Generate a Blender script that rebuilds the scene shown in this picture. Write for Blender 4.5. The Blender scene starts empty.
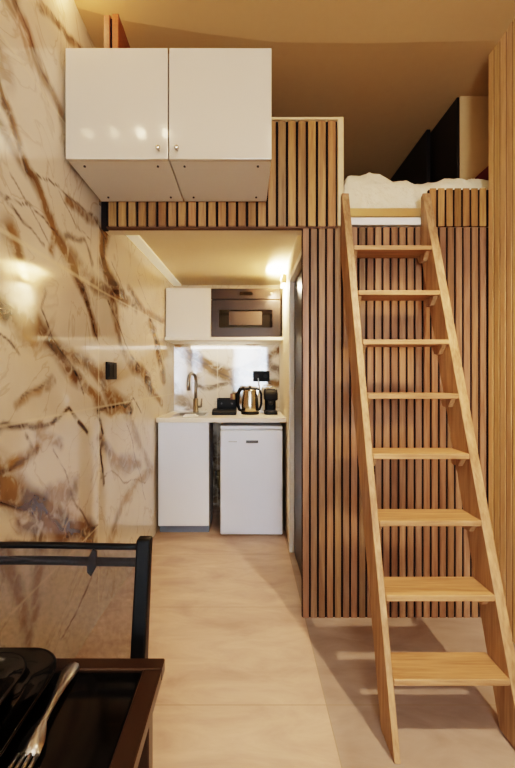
import bpy, bmesh, math, random
import numpy as np
from mathutils import Vector, Matrix, noise

random.seed(7)
scn = bpy.context.scene
COL = scn.collection
PI = math.pi

# ---------------------------------------------------------------- materials
def srgb(r, g, b):
    f = lambda v: ((v/255+0.055)/1.055)**2.4 if v/255 > 0.04045 else v/255/12.92
    return (f(r), f(g), f(b), 1.0)

def mat(name, col, rough=0.5, metal=0.0, spec=0.5, coat=0.0, bump=0.0, bscale=60, emit=None, estr=0, var=0.06, bdist=0.01):
    """plain procedural material: base colour broken up a little by noise"""
    m = bpy.data.materials.new(name); m.use_nodes = True
    nt = m.node_tree; N = nt.nodes; L = nt.links
    b = N['Principled BSDF']
    b.inputs['Roughness'].default_value = rough
    b.inputs['Metallic'].default_value = metal
    b.inputs['Specular IOR Level'].default_value = spec
    b.inputs['Coat Weight'].default_value = coat
    b.inputs['Coat Roughness'].default_value = 0.05
    tc = N.new('ShaderNodeTexCoord')
    no = N.new('ShaderNodeTexNoise'); no.inputs['Scale'].default_value = bscale; no.inputs['Detail'].default_value = 4
    L.new(tc.outputs['Object'], no.inputs['Vector'])
    mx = N.new('ShaderNodeMix'); mx.data_type = 'RGBA'
    mx.inputs['A'].default_value = tuple(c*(1-var) for c in col[:3])+(1,)
    mx.inputs['B'].default_value = tuple(min(1, c*(1+var)) for c in col[:3])+(1,)
    L.new(no.outputs['Fac'], mx.inputs['Factor'])
    L.new(mx.outputs['Result'], b.inputs['Base Color'])
    if bump:
        bp = N.new('ShaderNodeBump'); bp.inputs['Strength'].default_value = bump; bp.inputs['Distance'].default_value = bdist
        L.new(no.outputs['Fac'], bp.inputs['Height']); L.new(bp.outputs['Normal'], b.inputs['Normal'])
    if emit:
        b.inputs['Emission Color'].default_value = emit; b.inputs['Emission Strength'].default_value = estr
    return m

def wood(name, dark, light, axis='Z', rough=0.42, tint=True, gloss=0.5):
    m = bpy.data.materials.new(name); m.use_nodes = True
    nt = m.node_tree; N = nt.nodes; L = nt.links
    b = N['Principled BSDF']
    b.inputs['Roughness'].default_value = rough; b.inputs['Specular IOR Level'].default_value = gloss
    tc = N.new('ShaderNodeTexCoord'); mp = N.new('ShaderNodeMapping')
    s = {'X': (2.2, 34, 34), 'Y': (34, 2.2, 34), 'Z': (34, 34, 2.2)}[axis]
    mp.inputs['Scale'].default_value = s
    L.new(tc.outputs['Object'], mp.inputs['Vector'])
    n1 = N.new('ShaderNodeTexNoise'); n1.inputs['Scale'].default_value = 1.0; n1.inputs['Detail'].default_value = 6; n1.inputs['Distortion'].default_value = 0.8
    L.new(mp.outputs['Vector'], n1.inputs['Vector'])
    mp2 = N.new('ShaderNodeMapping'); mp2.inputs['Scale'].default_value = tuple(v*4 for v in s)
    L.new(tc.outputs['Object'], mp2.inputs['Vector'])
    n2 = N.new('ShaderNodeTexNoise'); n2.inputs['Scale'].default_value = 1.0; n2.inputs['Detail'].default_value = 3
    L.new(mp2.outputs['Vector'], n2.inputs['Vector'])
    cr = N.new('ShaderNodeValToRGB')
    cr.color_ramp.elements[0].position = 0.32; cr.color_ramp.elements[0].color = dark
    cr.color_ramp.elements[1].position = 0.66; cr.color_ramp.elements[1].color = light
    ad = N.new('ShaderNodeMath'); ad.operation = 'MULTIPLY_ADD'; ad.inputs[1].default_value = 0.35; 
    L.new(n2.outputs['Fac'], ad.inputs[0])
    sc = N.new('ShaderNodeMath'); sc.operation = 'MULTIPLY'; sc.inputs[1].default_value = 0.65
    L.new(n1.outputs['Fac'], sc.inputs[0]); L.new(sc.outputs[0], ad.inputs[2])
    L.new(ad.outputs[0], cr.inputs['Fac'])
    out = cr.outputs['Color']
    if tint:
        at = N.new('ShaderNodeAttribute'); at.attribute_name = 'tint'
        mu = N.new('ShaderNodeMix'); mu.data_type = 'RGBA'; mu.blend_type = 'MULTIPLY'; mu.inputs['Factor'].default_value = 1
        L.new(out, mu.inputs['A']); L.new(at.outputs['Color'], mu.inputs['B']); out = mu.outputs['Result']
    L.new(out, b.inputs['Base Color'])
    bp = N.new('ShaderNodeBump'); bp.inputs['Strength'].default_value = 0.12; bp.inputs['Distance'].default_value = 0.004
    L.new(n2.outputs['Fac'], bp.inputs['Height']); L.new(bp.outputs['Normal'], b.inputs['Normal'])
    return m

def marble(name, base, rough=0.07, attr=True, spec=0.9):
    """polished cream slab; the big veins come from the mesh's own vein attribute, the fine ones from noise"""
    m = bpy.data.materials.new(name); m.use_nodes = True
    nt = m.node_tree; N = nt.nodes; L = nt.links
    b = N['Principled BSDF']
    b.inputs['Roughness'].default_value = rough; b.inputs['IOR'].default_value = 1.85
    tc = N.new('ShaderNodeTexCoord')
    def noi(scale, detail, dist=0.0):
        n = N.new('ShaderNodeTexNoise'); n.inputs['Scale'].default_value = scale; n.inputs['Detail'].default_value = detail
        n.inputs['Distortion'].default_value = dist; L.new(tc.outputs['Object'], n.inputs['Vector']); return n.outputs['Fac']
    def math_(op, a, bb=None, clamp=False):
        n = N.new('ShaderNodeMath'); n.operation = op; n.use_clamp = clamp
        for i, v in enumerate((a, bb)):
            if v is None: continue
            if isinstance(v, (int, float)): n.inputs[i].default_value = v
            else: L.new(v, n.inputs[i])
        return n.outputs[0]
    def mix(f, a, c):
        n = N.new('ShaderNodeMix'); n.data_type = 'RGBA'
        L.new(f, n.inputs['Factor'])
        for k, v in (('A', a), ('B', c)):
            if isinstance(v, tuple): n.inputs[k].default_value = v
            else: L.new(v, n.inputs[k])
        return n.outputs['Result']
    cloud = noi(1.7, 5, 0.6)
    c = mix(math_('MULTIPLY', math_('SUBTRACT', cloud, 0.42, True), 2.6, True), base, srgb(192, 171, 142))
    # faint web of hairline veins
    web = math_('ABSOLUTE', math_('SUBTRACT', noi(2.3, 4, 1.6), 0.5))
    web = math_('SUBTRACT', 1.0, math_('MULTIPLY', web, 55), True)
    c = mix(math_('MULTIPLY', web, 0.35), c, srgb(150, 118, 78))
    if attr:
        at = N.new('ShaderNodeAttribute'); at.attribute_name = 'vein'
        sp = N.new('ShaderNodeSeparateColor'); L.new(at.outputs['Color'], sp.inputs['Color'])
        g, d, j = sp.outputs[0], sp.outputs[1], sp.outputs[2]
        br = noi(13, 8, 1.2)
        gm = math_('MULTIPLY', g, math_('ADD', math_('MULTIPLY', math_('SUBTRACT', br, .26, True), 3.6, True), 0.22), True)
        tone = noi(5, 4)
        cr = N.new('ShaderNodeValToRGB'); cr.color_ramp.elements[0].position = .35; cr.color_ramp.elements[0].color = srgb(78, 54, 31)
        cr.color_ramp.elements[1].position = .65; cr.color_ramp.elements[1].color = srgb(148, 112, 70)
        L.new(tone, cr.inputs['Fac'])
        c = mix(gm, c, cr.outputs['Color'])
        dm = math_('MULTIPLY', d, math_('ADD', math_('MULTIPLY', math_('SUBTRACT', br, .30, True), 4, True), 0.2), True)
        c = mix(dm, c, srgb(80, 60, 42))
        c = mix(math_('MULTIPLY', j, 0.5), c, srgb(236, 220, 190))
    L.new(c, b.inputs['Base Color'])
    return m

def floor_mat():
    m = bpy.data.materials.new('beige stone tile'); m.use_nodes = True
    nt = m.node_tree; N = nt.nodes; L = nt.links
    b = N['Principled BSDF']; b.inputs['Roughness'].default_value = 0.42; b.inputs['Specular IOR Level'].default_value = 0.35
    tc = N.new('ShaderNodeTexCoord')
    mp = N.new('ShaderNodeMapping'); mp.inputs['Location'].default_value = (0.9, -0.195+0.576*8, 0)
    L.new(tc.outputs['Object'], mp.inputs['Vector'])
    br = N.new('ShaderNodeTexBrick'); br.offset = 0.0; br.squash = 1.0
    br.inputs['Scale'].default_value = 1.0; br.inputs['Mortar Size'].default_value = 0.0016; br.inputs['Mortar Smooth'].default_value = 0.2
    br.inputs['Brick Width'].default_value = 1.2; br.inputs['Row Height'].default_value = 0.576; br.inputs['Bias'].default_value = 0
    br.inputs['Color1'].default_value = (0, 0, 0, 1); br.inputs['Color2'].default_value = (1, 1, 1, 1)
    L.new(mp.outputs['Vector'], br.inputs['Vector'])
    mp2 = N.new('ShaderNodeMapping'); mp2.inputs['Rotation'].default_value = (0, 0, 0.9); mp2.inputs['Scale'].default_value = (1.2, 3.4, 1)
    L.new(tc.outputs['Object'], mp2.inputs['Vector'])
    n = N.new('ShaderNodeTexNoise'); n.inputs['Scale'].default_value = 2.6; n.inputs['Detail'].default_value = 10; n.inputs['Roughness'].default_value = 0.6; n.inputs['Distortion'].default_value = 0.6
    L.new(mp2.outputs['Vector'], n.inputs['Vector'])
    cr = N.new('ShaderNodeValToRGB'); cr.color_ramp.elements[0].position = .3; cr.color_ramp.elements[0].color = srgb(170, 143, 124)
    cr.color_ramp.elements[1].position = .7; cr.color_ramp.elements[1].color = srgb(202, 175, 152)
    L.new(n.outputs['Fac'], cr.inputs['Fac'])
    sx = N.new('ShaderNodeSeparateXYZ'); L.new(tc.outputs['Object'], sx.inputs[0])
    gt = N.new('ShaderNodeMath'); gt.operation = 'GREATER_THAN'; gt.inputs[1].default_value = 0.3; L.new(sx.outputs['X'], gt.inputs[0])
    tn = N.new('ShaderNodeMix'); tn.data_type = 'RGBA'; tn.blend_type = 'MULTIPLY'; tn.inputs['B'].default_value = (.70, .74, .80, 1)   # ladder's shade painted into the tile colour: darker and greyer on its side
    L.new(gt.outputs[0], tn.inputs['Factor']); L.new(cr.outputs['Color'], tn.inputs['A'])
    mx = N.new('ShaderNodeMix'); mx.data_type = 'RGBA'; mx.inputs['B'].default_value = srgb(152, 130, 106)
    L.new(br.outputs['Fac'], mx.inputs['Factor']); L.new(tn.outputs['Result'], mx.inputs['A'])
    L.new(mx.outputs['Result'], b.inputs['Base Color'])
    return m

def sling_mat():
    m = bpy.data.materials.new('open mesh sling fabric'); m.use_nodes = True
    nt = m.node_tree; N = nt.nodes; L = nt.links
    b = N['Principled BSDF']; b.inputs['Base Color'].default_value = srgb(52, 47, 48); b.inputs['Roughness'].default_value = 0.9
    tr = N.new('ShaderNodeBsdfTransparent'); mx = N.new('ShaderNodeMixShader')
    tc = N.new('ShaderNodeTexCoord'); w = N.new('ShaderNodeTexNoise'); w.inputs['Scale'].default_value = 120
    L.new(tc.outputs['Object'], w.inputs['Vector'])
    ma = N.new('ShaderNodeMath'); ma.operation = 'MULTIPLY_ADD'; ma.inputs[1].default_value = 0.25; ma.inputs[2].default_value = 0.42
    L.new(w.outputs['Fac'], ma.inputs[0]); L.new(ma.outputs[0], mx.inputs[0])
    L.new(tr.outputs[0], mx.inputs[1]); L.new(b.outputs[0], mx.inputs[2])
    L.new(mx.outputs[0], N['Material Output'].inputs['Surface'])
    return m

M = dict(
    marble=marble('golden veined marble', srgb(222, 208, 188)),
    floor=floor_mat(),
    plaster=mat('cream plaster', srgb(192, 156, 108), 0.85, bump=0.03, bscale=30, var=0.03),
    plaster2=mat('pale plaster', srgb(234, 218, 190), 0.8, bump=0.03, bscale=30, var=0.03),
    white_paint=mat('white paint', srgb(236, 230, 218), 0.5, var=0.02),
    gloss_white=mat('glossy white lacquer', srgb(236, 230, 218), 0.12, spec=0.6, coat=0.3, var=0.01, bscale=3),
    matt_white=mat('white laminate', srgb(238, 243, 252), 0.3, var=0.01, bscale=3),
    under_white=mat('white cabinet board', srgb(222, 212, 196), 0.5, var=0.02),
    grey_side=mat('grey board', srgb(158, 158, 162), 0.5),
    counter=mat('pale speckled laminate', srgb(236, 226, 208), 0.25, bscale=220, var=0.05),
    steel=mat('brushed steel', srgb(140, 132, 120), 0.28, 1.0, bscale=40),
    fork_steel=mat('satin fork steel', srgb(186, 184, 182), 0.3, 1.0, bscale=12),
    warm_steel=mat('warm polished steel', srgb(176, 164, 146), 0.24, 1.0, bscale=12),
    chrome=mat('chrome', srgb(215, 212, 205), 0.12, 1.0),
    black_plastic=mat('black plastic', srgb(10, 9, 9), 0.5, spec=.2),
    black_matt=mat('matt black', srgb(14, 13, 13), 0.7),
    black_metal=mat('black painted metal', srgb(9, 9, 10), 0.38, 0.0, spec=0.22),
    black_ceramic=mat('black glazed ceramic', srgb(8, 6, 5), 0.09, spec=0.5),
    slat_back=mat('black felt backing', srgb(26, 14, 10), 0.95),
    oven_face=mat('dark bronze steel', srgb(50, 41, 36), 0.34, 0.6, bscale=8),
    oven_glass=mat('black oven glass', srgb(12, 9, 8), 0.06, spec=0.7),
    oven_inner=mat('oven cavity', srgb(74, 58, 45), 0.5, 0.2),
    fridge=mat('white enamel', srgb(232, 237, 247), 0.3, var=0.015, bscale=3),
    badge=mat('dark badge', srgb(72, 70, 70), 0.3, 0.6),
    pale_grey=mat('pale grey print', srgb(190, 190, 192), 0.5),
    plinth=mat('blue grey plinth', srgb(120, 132, 152), 0.35),
    door_dark=mat('dark grey door', srgb(40, 35, 33), 0.35),
    duvet=mat('cream cotton duvet', srgb(238, 222, 190), 0.9, bump=0.8, bscale=13, var=0.03, bdist=0.035),
    mattress=mat('white mattress cloth', srgb(236, 226, 206), 0.9, bump=0.05, bscale=60),
    wardrobe=mat('near black wardrobe board', srgb(24, 17, 15), 0.4),
    red=mat('dark red cloth', srgb(98, 28, 20), 0.85, bump=0.1),
    table=mat('dark brown painted frame', srgb(50, 32, 20), 0.3, 0.0, spec=0.4, bscale=20, var=0.1),
    table_glass=mat('dark brown glass', srgb(9, 6, 4), 0.08, spec=0.45, bscale=5, var=0.2),
    sling=sling_mat(),
    lamp_glow=mat('lit lamp lens', srgb(255, 230, 190), 0.5, emit=(1, .78, .48, 1), estr=14),
    lamp_body=mat('lamp casing', srgb(150, 130, 104), 0.5),
    cloth=mat('white cloth', srgb(244, 242, 236), 0.9),
    brass=mat('pale gold strip', srgb(214, 186, 134), 0.28, 0.75, bscale=6),
    pipe=mat('grey pipe', srgb(120, 116, 110), 0.4),
    pipe_y=mat('yellowish pipe joint', srgb(176, 156, 110), 0.5),
    cream_board=mat('cream edge board', srgb(214, 188, 146), .5),
    brown_trim=mat('brown trim', srgb(96, 62, 40), .6),
    satin_cream=mat('satin cream lacquer', srgb(200, 187, 168), .12, spec=.6, coat=.3, var=.01, bscale=3),
    pane=mat('daylit frosted pane', srgb(235, 240, 248), 0.3, emit=(.78, .88, 1, 1), estr=2.2),
)
M['slat'] = wood('oak slats', srgb(122, 88, 64), srgb(170, 130, 100), 'Z')
M['slat_up'] = wood('honey oak slats', srgb(134, 96, 58), srgb(188, 144, 94), 'Z')
M['slat_y'] = wood('brown oak boards', srgb(118, 68, 38), srgb(150, 92, 54), 'Y')
M['slat_wall'] = wood('golden oak slats', srgb(206, 164, 112), srgb(238, 200, 148), 'Z')
M['stringer'] = wood('ladder pine upright grain', srgb(136, 100, 66), srgb(188, 150, 110), 'Z', tint=False, rough=0.5)
M['tread'] = wood('ladder pine cross grain', srgb(138, 100, 66), srgb(190, 148, 106), 'X', tint=False, rough=0.5)

# ---------------------------------------------------------------- mesh helpers
def newbm():
    bm = bmesh.new(); bm.loops.layers.color.new('tint'); return bm

def paint(bm, faces, t):
    ly = bm.loops.layers.color['tint']
    for f in faces:
        for lp in f.loops: lp[ly] = t

def bx(bm, x0, x1, y0, y1, z0, z1, bev=0.0, seg=1, tint=(1, 1, 1, 1)):
    vs = [bm.verts.new((x, y, z)) for z in (z0, z1) for y in (y0, y1) for x in (x0, x1)]
    idx = [(0, 2, 3, 1), (4, 5, 7, 6), (0, 1, 5, 4), (2, 6, 7, 3), (0, 4, 6, 2), (1, 3, 7, 5)]
    fs = [bm.faces.new([vs[i] for i in q]) for q in idx]
    paint(bm, fs, tint)
    if bev:
        es = list({e for f in fs for e in f.edges})
        r = bmesh.ops.bevel(bm, geom=es, offset=bev, segments=seg, affect='EDGES', profile=0.5)
        paint(bm, r['faces'], tint)
    return vs

def prism(bm, poly, axis, a, b, bev=0.0):
    """extrude a polygon given in the plane across AXIS from a to b ('x': (y,z), 'y': (x,z), 'z': (x,y)); a and b may be functions of the point"""
    def P(p, v):
        v = v(p) if callable(v) else v
        return {'x': (v, p[0], p[1]), 'y': (p[0], v, p[1]), 'z': (p[0], p[1], v)}[axis]
    A = [bm.verts.new(P(p, a)) for p in poly]; B = [bm.verts.new(P(p, b)) for p in poly]
    n = len(poly)
    fs = [bm.faces.new(A), bm.faces.new(B[::-1])]
    for i in range(n):
        j = (i+1) % n
        fs.append(bm.faces.new((A[j], A[i], B[i], B[j])))
    paint(bm, fs, (1, 1, 1, 1))
    bmesh.ops.recalc_face_normals(bm, faces=fs)
    if bev:
        es = list({e for f in fs for e in f.edges})
        r = bmesh.ops.bevel(bm, geom=es, offset=bev, segments=2, affect='EDGES', profile=0.5)
        paint(bm, r['faces'], (1, 1, 1, 1))

def tube(bm, pts, r, n=10, caps=True, sx=1.0):
    """round (or flattened by sx) tube through points; r may be a list"""
    pts = [Vector(p) for p in pts]
    rs = r if isinstance(r, (list, tuple)) else [r]*len(pts)
    rings = []; up = None
    for i, p in enumerate(pts):
        t = (pts[min(i+1, len(pts)-1)]-pts[max(i-1, 0)]).normalized()
        if up is None:
            up = Vector((0, 0, 1)) if abs(t.z) < 0.9 else Vector((0, 1, 0))
        s = t.cross(up).normalized(); up = s.cross(t).normalized()
        rings.append([bm.verts.new(p+s*math.cos(a)*rs[i]*sx+up*math.sin(a)*rs[i]) for a in [2*PI*k/n for k in range(n)]])
    fs = []
    for a, b in zip(rings, rings[1:]):
        for k in range(n):
            f = bm.faces.new((a[k], a[(k+1) % n], b[(k+1) % n], b[k])); f.smooth = True; fs.append(f)
    if caps:
        fs.append(bm.faces.new(rings[0][::-1])); fs.append(bm.faces.new(rings[-1]))
    bmesh.ops.recalc_face_normals(bm, faces=fs)

def lathe(bm, prof, c=(0, 0, 0), n=28):
    rings = []
    for r, z in prof:
        if r < 1e-6: rings.append([bm.verts.new((c[0], c[1], c[2]+z))])
        else: rings.append([bm.verts.new((c[0]+r*math.cos(2*PI*k/n), c[1]+r*math.sin(2*PI*k/n), c[2]+z)) for k in range(n)])
    fs = []
    for a, b in zip(rings, rings[1:]):
        for k in range(n):
            q = [a[0]] if len(a) == 1 else [a[k], a[(k+1) % n]]
            q += [b[0]] if len(b) == 1 else [b[(k+1) % n], b[k]]
            if len(q) > 2:
                f = bm.faces.new(q); f.smooth = True; fs.append(f)
    for ring, rev in ((rings[0], True), (rings[-1], False)):
        if len(ring) > 1: fs.append(bm.faces.new(ring[::-1] if rev else ring))
    bmesh.ops.recalc_face_normals(bm, faces=fs)

def round_poly(x0, x1, y0, y1, r, n=6):
    out = []
    for cx, cy, a0 in ((x1-r, y1-r, 0), (x0+r, y1-r, 90), (x0+r, y0+r, 180), (x1-r, y0+r, 270)):
        for k in range(n+1):
            a = math.radians(a0+90*k/n); out.append((cx+r*math.cos(a), cy+r*math.sin(a)))
    return out

def obj(name, bm, m, parent=None, smooth=False):
    me = bpy.data.meshes.new(name); 
    if smooth:
        for f in bm.faces: f.smooth = True
    bm.to_mesh(me); bm.free(); me.materials.append(m)
    o = bpy.data.objects.new(name, me); COL.objects.link(o)
    if parent:
        o.parent = parent
        o.matrix_parent_inverse = Matrix.Translation(-Vector(parent['_base']))if '_base' in parent else Matrix()
    return o

def tag(o, label, cat, group=None):
    o['label'] = label; o['category'] = cat
    if group: o['group'] = group
    return o

def thing(name, label, cat, loc=(0, 0, 0), group=None):
    """an Empty at the thing's base; its parts are modelled in room coordinates"""
    o = bpy.data.objects.new(name, None); COL.objects.link(o); o.location = loc; o.empty_display_size = .05
    BASE[o.name] = loc
    return tag(o, label, cat, group)
BASE = {}

def part(name, bm, m, parent, smooth=False):
    """a part modelled in room coordinates, moved into the local space of its thing"""
    root = parent
    while root.parent: root = root.parent
    loc = BASE.get(root.name, (0, 0, 0))
    if parent.type == 'EMPTY' or root.name in BASE:
        bmesh.ops.translate(bm, verts=bm.verts, vec=-Vector(loc))
    o = obj(name, bm, m, None, smooth); o.parent = parent
    return o

def struct(name, bm, m, smooth=False):
    o = obj(name, bm, m, None, smooth); o['kind'] = 'structure'; return o

def box_obj(x0, x1, y0, y1, z0, z1, bev=0.0, seg=1):
    bm = newbm(); bx(bm, x0, x1, y0, y1, z0, z1, bev, seg); return bm

# ---------------------------------------------------------------- room numbers (metres; y is depth from the camera)
EYE = 1.22
WL = -0.745          # left marble wall
WR = 1.22            # right wall
YF = 1.83            # front of the loft and of its slatted wall
YB = 3.42            # kitchen back wall
WLB = -0.680         # left wall where it meets the kitchen back wall
KR = 0.316           # right side of the kitchen
KC = 2.10            # kitchen ceiling
LC = 2.85            # loft ceiling
BACK = -2.6          # wall behind the camera

# ---------------------------------------------------------------- marble slabs with their veins
# each vein: kind g (golden band) or d (thin dark line), half width, strength, points (depth, height)
def lw(x, y):
    """where a spot seen on the left wall lies on it: (depth, height)"""
    k = (246-x)/361
    d = -WL/k
    if d > YF:
        s = (WLB-WL)/(YB-YF)
        d = (-WL+s*YF)/(k+s)
    return d, EYE+(378-y)*d/361
VEINS_LEFT = [
 ('g', .022, .9, [(-12, 60), (0, 94), (9, 116), (19, 147), (28, 172), (37, 184), (47, 212), (56, 233), (53, 252)]),
 ('g', .030, .55, [(-14, 118), (0, 128), (14, 152), (31, 178), (40, 195), (50, 220)]),
 ('d', .006, .8, [(0, 94), (9, 116), (19, 147), (28, 175)]),
 ('d', .005, .8, [(37, 178), (56, 187), (75, 203), (94, 216), (106, 240)]),
 ('g', .026, .6, [(8, -40), (12, 0), (25, 28), (34, 56), (53, 94), (60, 110)]),
 ('d', .005, .7, [(14, 0), (27, 28), (36, 56), (54, 94)]),
 ('g', .020, .5, [(0, -10), (16, 22), (30, 62)]),
 ('g', .016, .6, [(36, -20), (40, 6), (56, 25), (78, 47), (90, 62)]),
 ('g', .016, .6, [(70, -30), (75, 0), (94, 28), (100, 47)]),
 ('d', .004, .7, [(42, 4), (58, 23), (80, 47)]),
 ('d', .004, .8, [(-10, 186), (0, 194), (19, 205), (40, 216), (58, 236)]),
 ('d', .003, .6, [(59, 194), (70, 214), (75, 225), (90, 240)]),
 ('g', .045, .45, [(-12, 36), (0, 55), (6, 70)]),
 ('g', .018, .7, [(66, 200), (84, 214), (98, 223)]),
 ('d', .014, .6, [(66, 236), (84, 242), (92, 262)]),
 ('g', .036, .95, [(105, 226), (103, 261), (108, 276), (116, 290), (126, 302)]),
 ('d', .008, .8, [(104, 240), (106, 268), (116, 288), (124, 298)]),
 ('g', .030, .85, [(-14, 296), (0, 308), (28, 326), (48, 342), (61, 356), (72, 374), (84, 387), (98, 401)]),
 ('g', .028, .8, [(60, 242), (72, 262), (80, 280), (89, 308), (96, 331)]),
 ('d', .005, .7, [(83, 282), (90, 306), (95, 330), (100, 345)]),
 ('d', .006, .85, [(47, 289), (42, 312), (52, 341), (70, 364), (78, 380), (84, 397)]),
 ('d', .004, .8, [(-10, 330), (0, 336), (10, 342), (20, 352)]),
 ('d', .004, .6, [(19, 397), (34, 388), (47, 378)]),
 ('g', .012, .6, [(14, 404), (34, 390), (52, 378)]),
 ('g', .030, .7, [(112, 294), (116, 320), (122, 350), (130, 362), (141, 369), (150, 380)]),
 ('d', .006, .8, [(108, 300), (118, 322), (126, 346), (140, 366)]),
 ('g', .022, .6, [(129, 289), (138, 302), (145, 312), (164, 322)]),
 ('d', .005, .6, [(129, 289), (145, 312), (156, 330), (164, 360)]),
 ('d', .004, .6, [(112, 262), (119, 278), (126, 296)]),
 ('d', .004, .6, [(136, 276), (146, 300), (152, 312)]),
 ('g', .032, .75, [(141, 369), (152, 392), (162, 404)]),
 ('g', .045, .8, [(150, 322), (158, 350), (164, 380)]),
 ('d', .006, .9, [(98, 411), (110, 404), (127, 406), (134, 398), (141, 413)]),
 ('g', .018, .6, [(84, 387), (98, 404), (112, 410), (127, 406)]),
 ('g', .018, .8, [(-10, 476), (0, 470), (10, 465), (23, 458), (37, 448)]),
 ('d', .005, .8, [(-8, 472), (10, 466), (23, 458), (37, 448)]),
 ('d', .004, .7, [(24, 432), (30, 444), (36, 454)]),
 ('g', .040, .85, [(-14, 474), (0, 483), (23, 497), (42, 507), (50, 514), (61, 523), (75, 530), (92, 536)]),
 ('d', .006, .9, [(-4, 500), (18, 507), (42, 503), (50, 514), (61, 526), (75, 532), (92, 537)]),
 ('g', .035, .55, [(48, 497), (60, 493), (74, 488)]),
 ('g', .018, .5, [(37, 425), (42, 436), (61, 444)]),
 ('g', .022, .6, [(22, 520), (34, 526), (42, 538)]),
 ('d', .010, .9, [(98, 411), (103, 434), (100, 448), (101, 462), (104, 482)]),
 ('g', .030, .6, [(101, 440), (116, 462), (131, 462), (140, 466)]),
 ('d', .004, .7, [(127, 424), (132, 440), (136, 462), (142, 480), (145, 500)]),
 ('g', .028, .45, [(128, 410), (134, 430), (142, 452), (152, 470)]),
 ('d', .004, .6, [(101, 478), (112, 470), (124, 480), (146, 482)]),
 ('g', .03, .5, [(112, 535), (122, 505), (134, 486), (150, 470)]),
 ('g', .02, .5, [(8, 545), (20, 590), (28, 640)]),
 ('d', .006, .7, [(91, 545), (92, 575), (78, 610), (60, 645)]),
 ('g', .025, .5, [(40, 545), (36, 580), (34, 612)]),
]
VEINS_LEFT = [(k, w, s, [lw(*p) for p in pts]) for k, w, s, pts in VEINS_LEFT]
# the slab nearer than the picture's edge carries on in the same way
VEINS_LEFT += [(k, w*1.2, s, [(d*1.15-1.15, z) for d, z in pts]) for k, w, s, pts in VEINS_LEFT[::2]]
def kb(x, y):
    return (x-246)*YB/361, EYE+(378-y)*YB/361
VEINS_BACK = [(k, w, s, [kb(*p) for p in pts]) for k, w, s, pts in [
 ('g', 1.4*.036, .9, [(172, 344), (184, 352), (198, 360), (216, 370), (231, 379), (236, 388), (240, 400)]),
 ('d', .008, .7, [(186, 350), (200, 361), (216, 371), (231, 380)]),
 ('g', 1.4*.020, .8, [(216, 371), (230, 372), (243, 370), (261, 360), (282, 350)]),
 ('g', 1.4*.018, .8, [(231, 374), (243, 373), (256, 378), (271, 383), (284, 384)]),
 ('d', .006, .6, [(243, 371), (256, 377), (271, 384)]),
 ('d', .005, .5, [(198, 388), (214, 386), (226, 383)]),
 ('g', 1.4*.012, .6, [(196, 384), (204, 390), (226, 384)]),
 ('g', 1.4*.020, .6, [(250, 344), (262, 352), (272, 366), (284, 372)]),
 ('g', 1.4*.024, .5, [(176, 385), (182, 398), (190, 408)]),
 ('d', .006, .6, [(210, 430), (216, 470), (214, 500)]),
 ('g', 1.4*.03, .6, [(212, 440), (218, 480), (214, 520)]),
]]

def slab_wall(name, p0, p1, z0, z1, veins, coord, joints_u=(), joints_z=(), step=0.008):
    """upright wall from p0 to p1 (x,y), face towards its left-hand normal; COORD maps a point to the veins' own (u,z)"""
    p0 = Vector((p0[0], p0[1], 0)); p1 = Vector((p1[0], p1[1], 0)); ln = (p1-p0).length
    nu = max(2, int(ln/step)); nz = max(2, int((z1-z0)/step))
    us = np.linspace(0, 1, nu+1); zs = np.linspace(z0, z1, nz+1)
    U, Z = np.meshgrid(us, zs)
    X = p0.x+(p1.x-p0.x)*U; Y = p0.y+(p1.y-p0.y)*U
    co = np.stack([X, Y, Z], -1).reshape(-1, 3)
    nv = len(co)
    me = bpy.data.meshes.new(name)
    i = np.arange(nu*nz); r, c = i//nu, i % nu
    a = r*(nu+1)+c
    faces = np.stack([a, a+1, a+nu+2, a+nu+1], -1)
    me.from_pydata(co.tolist(), [], faces.tolist())
    u = coord(co); zz = co[:, 2]
    w1 = np.array([noise.noise(Vector((p[0]*6+3, p[1]*6, p[2]*6))) for p in co])
    w2 = np.array([noise.noise(Vector((p[0]*6, p[1]*6+17, p[2]*6+9))) for p in co])
    w3 = np.array([noise.noise(Vector((p[0]*22, p[1]*22+5, p[2]*22))) for p in co])
    u2 = u+.022*w1+.008*w3; z2 = zz+.022*w2-.008*w3
    G = np.zeros(nv); D = np.zeros(nv)
    for kind, w, s, pts in veins:
        dist = np.full(nv, 9.0)
        for (ax, az), (bx_, bz) in zip(pts, pts[1:]):
            ex, ez = bx_-ax, bz-az; l2 = ex*ex+ez*ez+1e-12
            t = np.clip(((u2-ax)*ex+(z2-az)*ez)/l2, 0, 1)
            dist = np.minimum(dist, np.hypot(u2-ax-t*ex, z2-az-t*ez))
        ww = w*1.45*(1+.7*w2)
        if kind == 'g': G = np.maximum(G, s*1.15*np.clip(1.35-dist/ww, 0, 1))
        else: D = np.maximum(D, s*np.clip(1.4-dist/np.maximum(ww*.8, .004), 0, 1))
    J = np.zeros(nv)
    for j in joints_u: J = np.maximum(J, (np.abs(u-j) < step*.55).astype(float))
    for j in joints_z: J = np.maximum(J, (np.abs(zz-j) < step*.55).astype(float))
    at = me.color_attributes.new('vein', 'FLOAT_COLOR', 'POINT')
    at.data.foreach_set('color', np.stack([G, D, J, np.ones(nv)], -1).astype(np.float32).ravel())
    me.materials.append(M['marble'])
    o = bpy.data.objects.new(name, me); COL.objects.link(o); o['kind'] = 'structure'
    return o

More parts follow.
